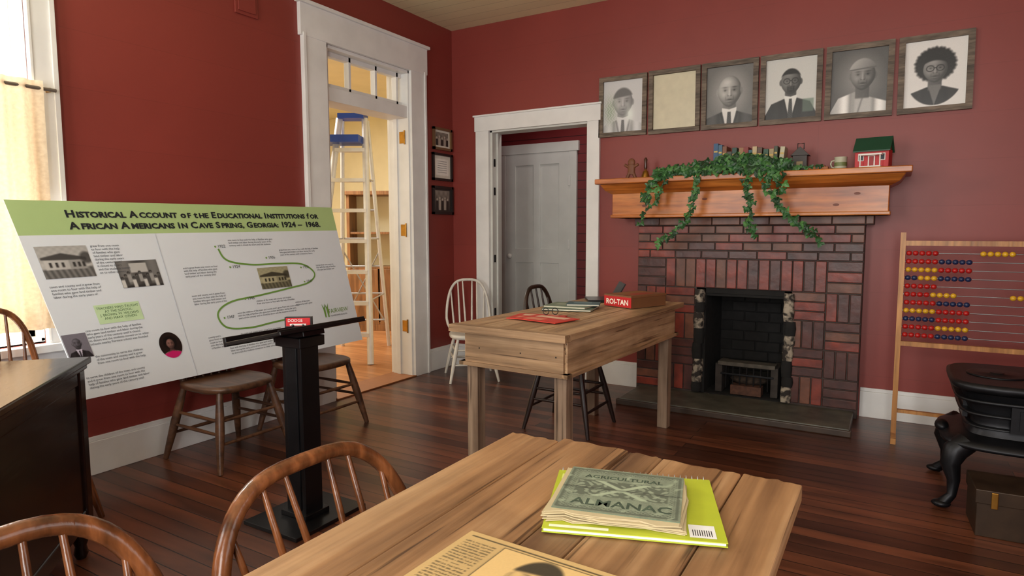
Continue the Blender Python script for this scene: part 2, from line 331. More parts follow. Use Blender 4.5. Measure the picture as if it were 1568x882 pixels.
# window 1
b=MB()
y0,y1,z0,z1=-4.35,-3.48,.75,2.75
b.box((0,y1,z0-.02),(.03,y1+.12,z1+.02),mTrim); b.box((0,y0-.12,z0-.02),(.03,y0,z1+.02),mTrim); b.box((0,y0-.14,z1),(.035,y1+.14,z1+.16),mTrim)
b.box((.03,y1+.095,z0),(.04,y1+.12,z1),mTrim); b.box((.03,y1,z0),(.036,y1+.015,z1),mTrim)
b.box((0,y0-.15,z0-.05),(.07,y1+.15,z0-.01),mTrim); b.box((0,y0-.12,z0-.17),(.022,y1+.12,z0-.05),mTrim)
for a,c in ((y0,y0+.02),(y1-.02,y1)): b.box((-W,a,z0),(0,c,z1),mTrim)
b.box((-W,y0,z1-.02),(0,y1,z1),mTrim); b.box((-W,y0,z0-.01),(0,y1,z0+.02),mTrim)
for (a,c,xx) in ((z0+.02,1.80,-.09),(1.76,z1-.02,-.14)):
    b.box((xx,y0+.02,a),(xx+.04,y0+.065,c),mTrim); b.box((xx,y1-.065,a),(xx+.04,y1-.02,c),mTrim)
    b.box((xx,y0+.02,a),(xx+.04,y1-.02,a+.05),mTrim); b.box((xx,y0+.02,c-.045),(xx+.04,y1-.02,c),mTrim)
    b.box((xx+.01,-3.925,a),(xx+.03,-3.905,c),mTrim)
b.obj('window_1',None,.003)
for i,(nm,T) in enumerate((('window_2',TR(.8,-6.2,0)),('window_3',TR(3.2,-6.2,0)),('window_4',TR(5.2,-3.2,0,-90)))):
    b=MB(); zt=2.7 if i<2 else 2.6
    b.box((-.12,0,.68),(0,.03,zt+.12),mTrim);b.box((1.2,0,.68),(1.32,.03,zt+.12),mTrim);b.box((-.12,0,zt),(1.32,.03,zt+.12),mTrim);b.box((-.14,0,.76),(1.34,.06,.8),mTrim)
    for x in (0,.58,1.15): b.box((x,-.09,.8),(x+.05,-.05,zt),mTrim)
    for z in (.8,1.7,zt-.05): b.box((0,-.09,z),(1.2,-.05,z+.05),mTrim)
    b.obj(nm,T,.003)
# curtain
b=MB(); vs=[];fs=[];nx,nz=110,14
for j in range(nz+1):
    for i in range(nx+1):
        u=i/nx;v=j/nz
        y=-4.37+.92*u; x=.068+.020*math.sin(u*64+.4*math.sin(v*3))*(1-.25*v)+.008*math.sin(u*21+v*4)
        if j==nz: x=.068+.012*math.sin(u*64)
        vs.append((x,y,.82+1.20*v))
for j in range(nz):
    for i in range(nx):
        a=j*(nx+1)+i; fs.append((a,a+1,a+nx+2,a+nx+1))
b.add(vs,fs,mCloth,True); b.tube([(.066,-4.45,1.985),(.066,-3.39,1.985)],.009,C(120,110,100,.4,.5),8)
b.box((.03,-3.42,1.975),(.066,-3.41,1.995),mBrass)
b.obj('curtain')
b=MB(); b.box((0,-2.32,2.67),(.012,-2.15,2.81),mRed); b.box((.012,-2.30,2.69),(.02,-2.17,2.79),mRed); b.obj('trim_wall_vent',None,.003)
# ---------------------------------------------------------------- fireplace
b=MB(); fy=-.12
b.box((1.89,fy+.010,.0),(2.36,0,1.33),mMortar); b.box((3.03,fy+.010,0),(3.47,0,1.33),mMortar); b.box((2.36,fy+.010,.86),(3.03,0,1.33),mMortar)
def brick(x0,z0,x1,z1):
    g=.0045; d=random.uniform(-.003,.003)
    b.box((x0+g,fy+d,z0+g),(x1-g,fy+.02,z1-g),random.choice([mBrickA,mBrickA,mBrickB,mBrickB,mBrickC]))
z=1.33
for k in range(4):
    z0=z-.062; x=1.89-(.10 if k%2 else 0)
    while x<3.47:
        a=max(x,1.89); c=min(x+.2,3.47)
        if c-a>.03: brick(a,z0,c,z)
        x+=.2
    z=z0
def cell(x0,z0,w,h,vert,n=3):
    for i in range(n):
        if vert: brick(x0+w*i/n,z0,x0+w*(i+1)/n,z0+h)
        else: brick(x0,z0+h*i/n,x0+w,z0+h*(i+1)/n)
rows=[(.06,.2),(.26,.2),(.46,.2),(.66,.2),(.86,.222)]
for r,(z0,h) in enumerate(rows):
    for c in range(2):
        cell(1.89+.23*c,z0,.23,h,(r+c)%2==1)
        cell(3.03+.22*c,z0,.22,h,(r+c)%2==0)
    if r==4:
        for i in range(9): brick(2.35+.0756*i,z0,2.35+.0756*(i+1),z0+h)
b.box((1.87,fy-.02,1.33),(3.52,0,1.39),mMortar)
x=1.87
while x<3.5:
    b.box((x+.003,fy-.035,1.335),(min(x+.2,3.52)-.003,fy,1.388),random.choice([mBrickB,mBrickC])); x+=.2
b.box((2.36,.42,.02),(3.03,.47,.92),mSoot); b.box((2.36,-.1,.02),(2.43,.45,.86),mSoot); b.box((2.98,-.1,.02),(3.04,.45,.86),mSoot); b.box((2.36,-.1,.82),(3.04,.45,.88),mSoot); b.box((2.36,-.1,.0),(3.04,.45,.055),mSoot)
for r in range(9):
    for c in range(3):
        xx=2.43+.19*c+(.09 if r%2 else 0)
        b.box((xx+.004,.405,.08+.08*r),(min(xx+.182,2.98),.43,.152+.08*r),C(24,22,21,.85,0,.4,20))
for sx in (2.345,2.985):
    z=.06
    while z<.84:
        h=random.uniform(.07,.13); j=random.uniform(-.008,.012)
        b.loft([(sx+.035+j,-.105,.034,.04,z,4),(sx+.035+j,-.105,.04,.046,z+h*.5,3.5),(sx+.035+j,-.105,.034,.04,min(z+h,.86),4)],random.choice([mStone,mStone,mStone,mSoot]),12); z+=h
b.box((2.42,-.09,.80),(2.99,-.05,.86),mSoot)
b.box((2.52,-.06,.27),(2.93,.05,.30),C(80,74,66,.8,0,.4,20)); b.box((2.50,-.05,.06),(2.55,.2,.28),C(58,52,48,.85,0,.4)); b.box((2.90,-.05,.06),(2.95,.2,.28),C(58,52,48,.85,0,.4))
for i in range(7): b.tube([(2.58+.05*i,-.05,.10),(2.58+.05*i,-.05,.27)],.006,mIron,6)
b.box((2.54,-.06,.2),(2.92,-.045,.215),mIron)
b.box((2.62,-.08,.06),(2.84,.02,.13),C(84,54,40,.8,0,.5,25)); b.sph((2.73,.05,.16),(.14,.09,.04),C(60,48,38,.95,0,.5,40))
b.obj('brick_fireplace',None,.004)
b=MB(); b.box((1.92,-.57,0),(3.45,-.10,.05),mSlate); b.box((1.90,-.585,0),(3.46,-.545,.042),M('hearth_edge',(62,48,38),.5,0,.3,10)); b.obj('hearth_slab',None,.006)
# mantel
b=MB()
b.box((1.74,-.30,1.39),(3.60,-.001,1.60),mPine)
b.box((1.73,-.315,1.39),(3.61,-.001,1.415),mPine)
def crown(x0,x1,yf,za,x0b,x1b,yfb,zb): b.add([(x0,0,za),(x0,yf,za),(x1,yf,za),(x1,0,za),(x0b,0,zb),(x0b,yfb,zb),(x1b,yfb,zb),(x1b,0,zb)],[(3,2,1,0),(4,5,6,7),(0,1,5,4),(1,2,6,5),(2,3,7,6)],mPine)
crown(1.735,3.605,-.305,1.575,1.70,3.655,-.36,1.60); crown(1.70,3.655,-.36,1.60,1.675,3.685,-.40,1.645)
b.box((1.645,-.43,1.645),(3.715,-.001,1.685),mPine)
for x,z in ((2.0,1.48),(2.45,1.52),(3.3,1.46),(3.42,1.53)): b.add([(p[0],-.301,p[1]) for p in ell(x,z,.02,.009,10)],[tuple(range(10))],C(110,50,20))
b.obj('mantel_shelf',None,.006)
# ---------------------------------------------------------------- portraits
PK={'faded':dict(rx=.082,ry=.105,hy=.03,sk=.66,suit=.62,bg=.80),'bald':dict(rx=.084,ry=.112,hy=.025,sk=.70,suit=.20,bg=.42,vig=.28),
'goatee':dict(rx=.066,ry=.088,hy=.045,sk=.44,suit=.10,bg=.80),'cap':dict(hx=.022,rx=.074,ry=.096,hy=.035,sk=.56,suit=.72,bg=.34,vig=.26),'afro':dict(rx=.066,ry=.084,hy=.025,sk=.54,suit=.10,bg=.90)}
def portrait(name,cx,kind,tilt=0,w=.405,h=.485,cz=2.295):
    b=MB(); T=backT(cx,cz)@Matrix.Rotation(math.radians(tilt),4,'Z')
    fw=.036
    for (a,c) in (((-w/2,-h/2),(w/2,-h/2+fw)),((-w/2,h/2-fw),(w/2,h/2)),((-w/2,-h/2+fw),(-w/2+fw,h/2-fw)),((w/2-fw,-h/2+fw),(w/2,h/2-fw))):
        b.box((a[0],a[1],.002),(c[0],c[1],.028),mFrame,T)
    iw,ih=w/2-fw,h/2-fw
    if kind=='blank': b.box((-iw,-ih,.003),(iw,ih,.009),C(206,198,170,.35),T); b.obj(name,None,.003); return
    b.box((-iw,-ih,.003),(iw,ih,.008),C(60,58,54),T)
    def fn(X,Y):
        g=person(X,Y,kind=kind,**PK[kind])
        if kind=='faded':
            g=mix_(g,.80,.35); green_refl=np.exp(-((X+.11)/.05)**2-((Y+.03)/.10)**2)*(.6+.4*np.sin(X*260+3*np.sin(Y*120)))  # washed-out print, with a greenish window reflection painted into its colour
            glare_spot=np.exp(-((X-.06)/.035)**2-((Y+.07)/.06)**2)  # pale glare on the glass, painted into the print colour
            r_=mix_(g,.50,green_refl*.8); g_=mix_(g,.60,green_refl*.8); b_=mix_(g,.46,green_refl*.8)
            return (mix_(r_,.92,glare_spot*.8),mix_(g_,.95,glare_spot*.8),mix_(b_,.92,glare_spot*.8))
        if kind=='goatee':
            m=sm_(.036-np.abs(X-.115),.004)*sm_(.045-np.abs(Y+.125),.004)
            return (mix_(g,.40,m*.7),mix_(g,.48,m*.7),mix_(g*.97,.42,m*.7))
        return g
    b.pic(-iw,-ih,iw,ih,.0086,110,140,fn,mPic,T)
    b.obj(name,None,0)
for i,(k,cx) in enumerate((('faded',1.705),('blank',2.125),('bald',2.54),('goatee',2.96),('cap',3.385),('afro',3.815))): portrait('framed_portrait',cx,k,(-.3,.2,0,.2,-.2,.5)[i],.405,.49 if i else .48)
def sframe(name,yc,zc,w,h,fr,kind):
    b=MB(); T=leftT(yc,zc); fw=.022
    for (a,c) in (((-w/2,-h/2),(w/2,-h/2+fw)),((-w/2,h/2-fw),(w/2,h/2)),((-w/2,-h/2),(-w/2+fw,h/2)),((w/2-fw,-h/2),(w/2,h/2))): b.box((a[0],a[1],.001),(c[0],c[1],.022),fr,T)
    b.flat(rect(-w/2+fw,-h/2+fw,w/2-fw,h/2-fw),.006,C(222,218,205) if kind!='dark' else C(50,44,40),T)
    if kind=='doc':
        b.flat(rect(-w/2+.05,-h/2+.05,w/2-.05,h/2-.05),.007,C(240,238,230),T)
        for k in range(6): b.flat(rect(-.07,.05-.02*k,.07,.054-.02*k),.008,C(120,120,120),T)
    else:
        def fn(X,Y):
            g=.42+.15*(Y/.1)+.06*np.sin(X*90)*np.sin(Y*70)
            for k in range(5):
                x=-.08+.04*k; yy=.012*(k%2)
                g=mix_(g,.15+.5*(k%2),sm_(.017-np.abs(X-x)*(1+.0*Y),.003)*sm_(yy-.005-Y,.004))
                g=mix_(g,.72,sm_(.011-np.sqrt((X-x)**2+(Y-yy-.008)**2),.003))
            return (g,g*.95,g*.88)
        b.pic(-w/2+.045,-h/2+.04,w/2-.045,h/2-.04,.007,60,40,fn,mPic,T)
    b.obj(name,None,0)
sframe('framed_photo',-.175,2.135,.28,.20,M('bronze_frame',(120,92,62),.35,.3),'photo')
sframe('framed_document',-.18,1.88,.30,.25,mDarkFr,'doc')
sframe('framed_photo',-.18,1.575,.31,.26,mDarkFr,'dark')
# ---------------------------------------------------------------- mantel items
MZ=1.686
b=MB()
gb=C(112,66,40,.6)
b.sph((1.87,-.24,MZ+.13),(.03,.015,.032),gb);b.loft([(1.87,-.24,.028,.014,MZ+.04,2.5),(1.87,-.24,.03,.016,MZ+.11,2.5)],gb,14)
for s in(-1,1):
    b.tube([(1.87+s*.012,-.24,MZ+.06),(1.87+s*.035,-.24,MZ+.008)],[.014,.013],gb,8); b.tube([(1.87+s*.02,-.24,MZ+.095),(1.87+s*.055,-.24,MZ+.115)],[.012,.011],gb,8)
b.cb((1.87,-.24,MZ+.004),(.11,.05,.008),gb); b.obj('gingerbread_figurine')
b=MB(); b.lathe([(.036,0),(.034,.012),(.026,.04),(.02,.06),(.008,.068),(.008,.08)],mBrass,(1.97,-.2,MZ)); b.lathe([(.008,.075),(.013,.09),(.010,.12),(.014,.15),(.006,.165)],C(70,36,20,.3),(1.97,-.2,MZ),14); b.obj('hand_bell')
b=MB(); b.cb((2.38,-.15,MZ+.045),(.07,.05,.09),C(190,95,40)); b.cb((2.38,-.15,MZ+.095),(.078,.058,.012),C(150,70,30)); b.obj('small_wooden_box',None,.003)
b=MB(); x=2.48
cols=[(44,84,120),(60,96,120),(120,72,44),(66,60,50),(36,70,60),(150,110,70),(128,40,34),(52,86,96),(190,170,130),(86,60,44),(40,80,60),(160,140,100),(60,70,50),(186,180,150)]
for i,cc in enumerate(cols):
    w=random.uniform(.022,.036); h=random.uniform(.17,.20) if i>2 else .235-.012*i; ln=random.uniform(2,6) if i in(5,10,13) else 0
    T=Matrix.Translation((x+w/2,-.13,MZ))@Matrix.Rotation(math.radians(ln),4,'Y')
    m=C(*cc); b.cb((0,0,h/2+.002),(w-.008,.12,h-.012),C(214,204,178),T)
    for s in(-1,1): b.cb((s*(w/2-.002),-.002,h/2),(.004,.135,h),m,T)
    b.cb((0,-.068,h/2),(w,.006,h),m,T); b.cb((0,-.0715,h*.75),(w*.8,.002,.012),C(200,170,90),T)
    x+=w+.002+(.010 if ln else 0)
b.obj('mantel_books',None,.001)
b=MB(); dk=C(56,50,46,.5,.3); b.cb((3.06,-.17,MZ+.06),(.09,.08,.11),dk); b.prism([(-.06,0),(.06,0),(0,.06)],-.05,.05,dk,Matrix(((1,0,0,3.06),(0,0,-1,-.17),(0,1,0,MZ+.115),(0,0,0,1)))); b.cb((3.06,-.212,MZ+.05),(.04,.004,.05),C(150,130,90)); b.tube([(3.04,-.17,MZ+.16),(3.04,-.17,MZ+.2),(3.08,-.17,MZ+.2),(3.08,-.17,MZ+.16)],.004,dk,6); b.obj('birdhouse_lantern',None,.002)
b=MB(); b.cb((3.18,-.22,MZ+.015),(.12,.07,.03),C(170,100,50)); b.cb((3.18,-.22,MZ+.035),(.08,.05,.012),C(120,70,36)); b.obj('pencil_case',None,.003)
b=MB(); mg=C(186,186,160,.35); b.lathe([(.034,0),(.038,.01),(.038,.085),(.040,.09),(.034,.09),(.033,.02)],mg,(3.31,-.2,MZ),24); b.tube([(3.275,-.2,MZ+.07),(3.255,-.2,MZ+.065),(3.25,-.2,MZ+.045),(3.258,-.2,MZ+.025),(3.275,-.2,MZ+.02)],.005,mg,8); b.lathe([(.0385,.03),(.0388,.04),(.0385,.055)],C(110,120,70),(3.31,-.2,MZ),24); b.obj('coffee_mug')
b=MB(); T=Matrix.Translation((3.50,-.24,MZ))@Matrix.Rotation(math.radians(-8),4,'Z')
rd=C(186,26,30); gr=C(24,70,48)
b.cb((0,0,.058),(.19,.13,.115),rd,T)
RT=T@Matrix(((0,0,1,0),(1,0,0,0),(0,1,0,.115),(0,0,0,1)))
b.prism([(-.065,0),(.065,0),(0,.07)],-.09,.09,rd,RT)
for s in(-1,1): b.add([(-.105,s*.085,-.012),(.105,s*.085,-.012),(.105,0,.078),(-.105,0,.078),(-.105,s*.085,-.004),(.105,s*.085,-.004),(.105,0,.086),(-.105,0,.086)],[(0,1,2,3),(4,5,6,7),(0,1,5,4),(0,3,7,4),(1,2,6,5)],gr,False,T@Matrix.Translation((0,0,.115)))
for x in(-.06,.06): b.cb((x,-.066,.07),(.034,.006,.045),C(235,232,225),T); b.cb((x,-.07,.07),(.024,.002,.036),C(40,50,60),T)
b.cb((0,-.067,.045),(.04,.006,.085),C(240,238,230),T); b.cb((0,-.071,.04),(.026,.002,.07),C(150,30,30),T)
b.box((-.06,-.12,0),(.06,-.065,.012),C(230,228,220),T)
for x in(-.055,.055): b.tube([T@Vector((x,-.115,.01)),T@Vector((x,-.115,.08))],.004,C(240,238,230),6)
b.box((-.065,-.125,.078),(.065,-.06,.088),C(235,232,225),T)
b.obj('toy_schoolhouse',None,.001)
# ivy
b=MB(); iv=[C(36,84,38,.45,0,.3),C(26,62,30,.45,0,.3),C(72,120,60,.45,0,.3),C(46,92,44,.45,0,.3)]
leaf=[(0,0),(.45,-.12),(.72,.20),(.36,.36),(.34,.58),(0,1.08),(-.34,.58),(-.36,.36),(-.72,.20),(-.45,-.12)]
def lf(p,s,out):
    q=Vector(out)+Vector((random.uniform(-.7,.7),random.uniform(-.4,.3),random.uniform(-.5,.7))); q.normalize()
    R=q.to_track_quat('Z','Y').to_matrix().to_4x4()@Matrix.Rotation(random.uniform(2.2,4.1),4,'Z')
    b.add([(0,.35*s,.14*s)]+[(x*s,y*s,0) for x,y in leaf],[(0,1+i,1+(i+1)%10) for i in range(10)],random.choice(iv),False,Matrix.Translation(p)@R)
def strand(pts,n,s,spread=.02):
    P=[Vector(p) for p in pts]; b.tube(P,.0028,C(60,80,36),5)
    for i in range(n):
        t=i/n*(len(P)-1); k=int(t); p=P[k].lerp(P[k+1],t-k); p=p+Vector((random.uniform(-spread,spread),random.uniform(-.02,.0),random.uniform(-spread,spread)))
        lf(p,s*random.uniform(.65,1.15),(0,-1,.15))
strand([(2.11,-.37,1.71),(2.3,-.37,1.73),(2.48,-.35,1.76),(2.66,-.34,1.80),(2.78,-.34,1.78),(2.95,-.35,1.75),(3.04,-.36,1.72)],230,.042,.034)
strand([(2.15,-.42,1.71),(2.45,-.43,1.72),(2.7,-.43,1.72),(2.98,-.44,1.70)],120,.042,.025)
strand([(2.25,-.41,1.73),(2.14,-.46,1.68),(2.09,-.46,1.58),(2.05,-.47,1.50)],44,.040,.03)
strand([(2.2,-.42,1.72),(2.20,-.46,1.64),(2.16,-.46,1.52),(2.06,-.47,1.42),(2.03,-.46,1.34)],26,.034,.015)
strand([(2.44,-.42,1.72),(2.43,-.46,1.6),(2.41,-.47,1.48),(2.36,-.46,1.36),(2.25,-.44,1.26),(2.13,-.42,1.20)],56,.038,.018)
strand([(2.78,-.42,1.72),(2.76,-.47,1.6),(2.80,-.47,1.48),(2.79,-.46,1.36),(2.81,-.45,1.27)],52,.040,.026)
strand([(2.84,-.42,1.73),(2.90,-.47,1.62),(2.95,-.47,1.50),(3.03,-.47,1.40),(3.14,-.46,1.33),(3.22,-.45,1.23)],72,.040,.026)
strand([(2.88,-.42,1.74),(2.97,-.47,1.68),(2.98,-.47,1.58)],26,.040,.03)
strand([(3.0,-.36,1.715),(3.12,-.38,1.71),(3.22,-.36,1.71)],16,.03,.01)
b.obj('ivy_garland')
# ---------------------------------------------------------------- tables
def planktop(b,x0,x1,y0,y1,z0,z1,widths,mats,jit=.008,T=None):
    tot=sum(widths); x=x0
    for i,w in enumerate(widths):
        w=w/tot*(x1-x0); a=y0+random.uniform(-jit,jit); c=y1+random.uniform(-jit,jit); n=10
        pts=[(x+.0015,a)]+[(x+.0015+(w-.003)*k/n,a+random.uniform(-.003,.003)) for k in range(1,n)]+[(x+w-.0015,a)]+[(x+w-.0015,c-.006)]+[(x+w-.0015-(w-.003)*k/n,c+random.uniform(-.007,.004)) for k in range(1,n)]+[(x+.0015,c)]
        b.prism(pts,z0,z1+random.uniform(-.0015,.001),mats[i%len(mats)],T); x+=w
b=MB()
planktop(b,2.76,3.49,-5.2,-3.53,.712,.75,[1.5,1.9,.9,1.9,1.3],[mTable,mTable,mTable2],.014)
b.box((2.77,-5.19,.706),(3.48,-3.56,.714),mTable2)
b.box((2.83,-5.1,.59),(2.855,-3.63,.712),mTable2); b.box((3.40,-5.1,.59),(3.425,-3.63,.712),mTable2); b.box((2.83,-3.655,.59),(3.425,-3.63,.712),mDeskX); b.box((2.83,-5.1,.59),(3.425,-5.075,.712),mDeskX)
for x in(2.86,3.395):
    for y in(-5.06,-3.67): b.add([(x-.035,y-.035,.712),(x+.035,y-.035,.712),(x+.035,y+.035,.712),(x-.035,y+.035,.712),(x-.022,y-.022,0),(x+.022,y-.022,0),(x+.022,y+.022,0),(x-.022,y+.022,0)],[(0,1,2,3),(7,6,5,4),(0,4,5,1),(1,5,6,2),(2,6,7,3),(3,7,4,0)],mDeskL)
b.obj('wooden_table',None,.004)
b=MB()
planktop(b,-.34,.34,-.80,.80,.79,.82,[1,1.3,1.1,1.2],[mDesk],.01)
b.box((-.34,-.82,.785),(.34,-.76,.822),mDeskX)
for s in(-1,1): b.box((s*.29-.014,-.73,.62),(s*.29+.014,.73,.79),mDesk)
b.box((-.29,-.745,.62),(.29,-.715,.79),mDeskX); b.box((-.29,.715,.62),(.29,.745,.79),mDeskX)
b.box((-.29,-.73,.62),(.29,.73,.632),mDeskX)
b.box((-.32,-.76,.605),(.32,-.715,.625),mDeskX);b.box((-.32,.715,.605),(.32,.76,.625),mDeskX)
for s in(-1,1): b.box((s*.305-.015,-.76,.605),(s*.305+.015,.76,.625),mDesk)
for x in(-.262,.262):
    for y in(-.69,.67): b.box((x-.033,y-.033,0),(x+.033,y+.033,.62),mDeskL)
for x in(-.2,.05,.25): b.sph((x,-.746,.7),(.004,.003,.004),mIron,6,4)
b.obj('school_desk',TR(2.08,-1.59,0,-3),.004)
# ---------------------------------------------------------------- chairs
def chair(name,loc,rz,mf,ms=None,sz=.45,top=.86,hw=.23,nsp=6,lean=.12,hr=.014,seat=.21,legr=.017,back=True):
    b=MB(); ms=ms or mf
    b.loft([(0,0,seat-.02,seat-.02,sz-.04,3),(0,0,seat,seat,sz-.028,3),(0,0,seat,seat,sz-.008,3),(0,0,seat-.012,seat-.012,sz,3),(0,0,seat-.06,seat-.06,sz-.006,2.6)],ms,36)
    ft=seat+.03; tp=seat-.06; lg=[]
    for sx in(-1,1):
        for sy in(-1,1):
            p=Vector((sx*tp,sy*tp,sz-.03)); q=Vector((sx*ft,sy*ft*.95,0)); lg.append((p,q))
            n=7; rr=[.8,1,1.15,1.2,1.05,.9,.7]
            b.tube([p.lerp(q,i/(n-1)) for i in range(n)],[legr*r for r in rr],mf,10)
    def at(k,z): p,q=lg[k]; return p.lerp(q,(p.z-z)/(p.z-q.z))
    for z,prs in ((.15,((0,1),(2,3))),(.20,((0,2),(1,3))),(.27,((2,3),(0,2),(1,3)))):
        for i,j in prs:
            a,c=at(i,z),at(j,z); b.tube([a,a.lerp(c,.5),c],[.008,.011,.008],mf,8)
    if back:
        bx=-seat+.02; hh=top-sz; hoop=[]; N=36
        for i in range(N+1):
            a=math.pi*i/N; y=-math.cos(a); z=math.sin(a)
            yy=math.copysign(abs(y)**.62,y)*hw; zz=abs(z)**.78*hh
            k=max(0,1-zz/(.3*hh)); yy*=1-.22*k*k
            hoop.append((bx-lean*zz/hh+.03*k,yy,sz-.01+zz))
        b.tube(hoop,hr,mf,10)
        for i in range(nsp):
            u=-1+2*(i+.5)/nsp; yb=u*hw*.78; yt=u*hw*.9
            best=min((h for h in hoop if h[2]>sz+.35*hh),key=lambda h:abs(h[1]-yt)); 
            p=Vector((bx+.015,yb,sz-.01)); q=Vector(best)
            b.tube([p,p.lerp(q,.35),q],[.007,.009,.006],mf,8)
    return b.obj(name,TR(loc[0],loc[1],0,rz))
chair('wooden_chair',(.36,-2.73),0,mWalnut,top=.84,lean=.06,hw=.2,seat=.22,legr=.021)
chair('wooden_chair',(.36,-2.10),0,mWalnut,top=.84,lean=.06,hw=.2,seat=.22,legr=.021)
chair('wooden_chair',(.36,-3.77),0,mOak,top=.95,lean=.06,hw=.19,seat=.2)
chair('spindle_chair',(.47,-.40),-48,mWhiteCh,sz=.40,top=.86,hw=.2,seat=.19,nsp=6,hr=.012,legr=.015,lean=.08)
chair('spindle_chair',(1.83,-1.23),0,mEbony,top=.93,hw=.21,lean=.08,seat=.2,nsp=5)
chair('hoop_back_chair',(2.89,-4.08),0,mOak,top=.815,hw=.27,lean=.13,hr=.0175,nsp=6,seat=.22)
chair('hoop_back_chair',(2.84,-4.64),0,mOak,top=.855,hw=.25,lean=.13,hr=.0175,nsp=6,seat=.22)
# ---------------------------------------------------------------- display board
TL,TRr,BR,BL=Vector((.10,-3.655,1.444)),Vector((.09,-1.64,1.465)),Vector((.25,-1.52,.485)),Vector((.22,-3.42,.465))
Nn=(TRr-TL).cross(BL-TL); Nn.normalize()
if Nn.x<0: Nn=-Nn
def bp_(s,t,d=0): return (TL*(1-s)*(1-t)+TRr*s*(1-t)+BR*s*t+BL*(1-s)*t)+Nn*d
b=MB()
def bgrid(s0,s1,t0,t1,d,mat,ns=12,ntt=6):
    vs=[bp_(s0+(s1-s0)*i/ns,t0+(t1-t0)*j/ntt,d) for j in range(ntt+1) for i in range(ns+1)]
    b.add(vs,[(j*(ns+1)+i,j*(ns+1)+i+1,(j+1)*(ns+1)+i+1,(j+1)*(ns+1)+i) for j in range(ntt) for i in range(ns)],mat)
wht=C(224,230,236,.4,0,.02,3); grn=C(176,202,138,.4,0,.03,3)
bgrid(0,1,.17,1,.006,wht,24,12); bgrid(0,1,0,.17,.006,grn,24,3); bgrid(0,1,0,1,-.002,wht,24,12)
for s0 in(0,1): b.add([bp_(s0,0,-.002),bp_(s0,0,.006),bp_(s0,1,.006),bp_(s0,1,-.002)],[(0,1,2,3)],wht)
for t0 in(0,1): b.add([bp_(0,t0,-.002),bp_(0,t0,.006),bp_(1,t0,.006),bp_(1,t0,-.002)],[(0,1,2,3)],wht)
BW,BH=2.0,.99
def bpoly(poly,d,mat): b.add([bp_(x/BW,y/BH,d) for x,y in poly],[tuple(range(len(poly)))],mat)
def btext(body,size,s,t,mat,d=.0085,**k):
    vs,fs=text2d(body,size,**k)
    b.add([bp_(s+x/BW,t-y/BH,d) for x,y,_ in vs],fs,mat)
ink=C(28,34,40); inkg=C(60,66,78)
def fitline(big,t,s0,s1,size,sm=.8):
    segs=[];x=0
    for w in big.split(' '):
        vs,fs=text2d(w[0],size,bold=.0018); mxx=max(v[0] for v in vs); segs.append((vs,fs,x)); x+=mxx+.006
        if len(w)>1:
            vs,fs=text2d(w[1:].upper(),size*sm if w[0].isalpha() else size,bold=.0018); mxx=max(v[0] for v in vs); segs.append((vs,fs,x)); x+=mxx
        x+=size*.3
    k=(s1-s0)*BW/(x-size*.3)
    for vs,fs,xx in segs: b.add([bp_(s0+(v[0]+xx)*k/BW,t-v[1]/BH,.0085) for v in vs],fs,ink)
fitline('Historical Account of the Educational Institutions for',.082,.115,.925,.050)
fitline('African Americans in Cave Spring, Georgia: 1924 – 1968.',.142,.115,.925,.050)
lor="Fairview school was founded in the community to serve the children of the town and county and it grew from one room to four with the help of families who gave land timber and labor during the early years of the century until it closed its doors and the students moved on to other schools nearby ".split()
def para(s,t,w,nl,size=.0165):
    L=[];i=random.randrange(30)
    for k in range(nl):
        line='';n=int(w*BW/(size*.50))
        while len(line)<n-5: line+=lor[i%len(lor)]+' '; i+=1
        L.append(line)
    btext('\n'.join(L),size,s,t,inkg,line=1.05)
def bpic(s0,s1,t0,t1,fn,nx=60,ny=44):
    b.pic(0,0,1,1,0,nx,ny,fn,mPic,None,lambda x,y:bp_(s0+(s1-s0)*x,t0+(t1-t0)*(1-y),.0085))
def box_m(X,Y,x0,y0,x1,y1,e=.012): return sm_(X-x0,e)*sm_(x1-X,e)*sm_(Y-y0,e)*sm_(y1-Y,e)
def schoolpic(X,Y):
    g=.78-.1*Y+.03*np.sin(X*40)*np.sin(Y*33); g=mix_(g,.42+.08*np.sin(X*55+9*Y),sm_(.28+.06*X-Y,.03))
    rf=sm_(.78-.32*np.abs(X-.45)-Y,.02)*sm_(Y-(.58-.05*X),.02)*box_m(X,Y,.03,.3,.92,.9); g=mix_(g,.28,rf)
    g=mix_(g,.80-.15*X,box_m(X,Y,.08,.27,.88,.56)); g=mix_(g,.55,box_m(X,Y,.55,.27,.88,.56)*.6)
    for x in(.16,.28,.40,.62,.72,.81): g=mix_(g,.2,box_m(X,Y,x,.34,x+.05,.49))
    g=mix_(g,.22,sm_(.13-np.sqrt((X-.93)**2+(Y-.62)**2*.5),.03)*.8); return g
def classpic(X,Y):
    g=.38+.1*np.sin(X*9); g=mix_(g,.74,box_m(X,Y,.3,.55,.72,.9)); g=mix_(g,.2,sm_(.1-Y,.05))
    for i in range(11):
        x=.05+.09*i; y=.36+.10*(i%3)
        g=mix_(g,(.82,.3,.62)[i%3],sm_(.045-np.abs(X-x),.01)*sm_(y-.07-Y,.02)*sm_(Y-(y-.36),.02)); g=mix_(g,.14,sm_(.034-np.sqrt((X-x)**2+((Y-y)*.7)**2),.01))
        g=mix_(g,.42,sm_(.020-np.sqrt((X-x)**2+((Y-y+.02)*.7)**2),.01))
    return g
bpic(.02,.135,.225,.385,schoolpic); bpic(.19,.30,.315,.46,classpic)
def manpic(X,Y):
    g=person((X-.5)*.30,(Y-.5)*.36,rx=.058,ry=.078,hy=.035,sk=.42,suit=.13,bg=.5,kind='bald'); return (g*.95,g*.92,g*1.0)
bpic(.002,.058,.665,.79,manpic,44,50)
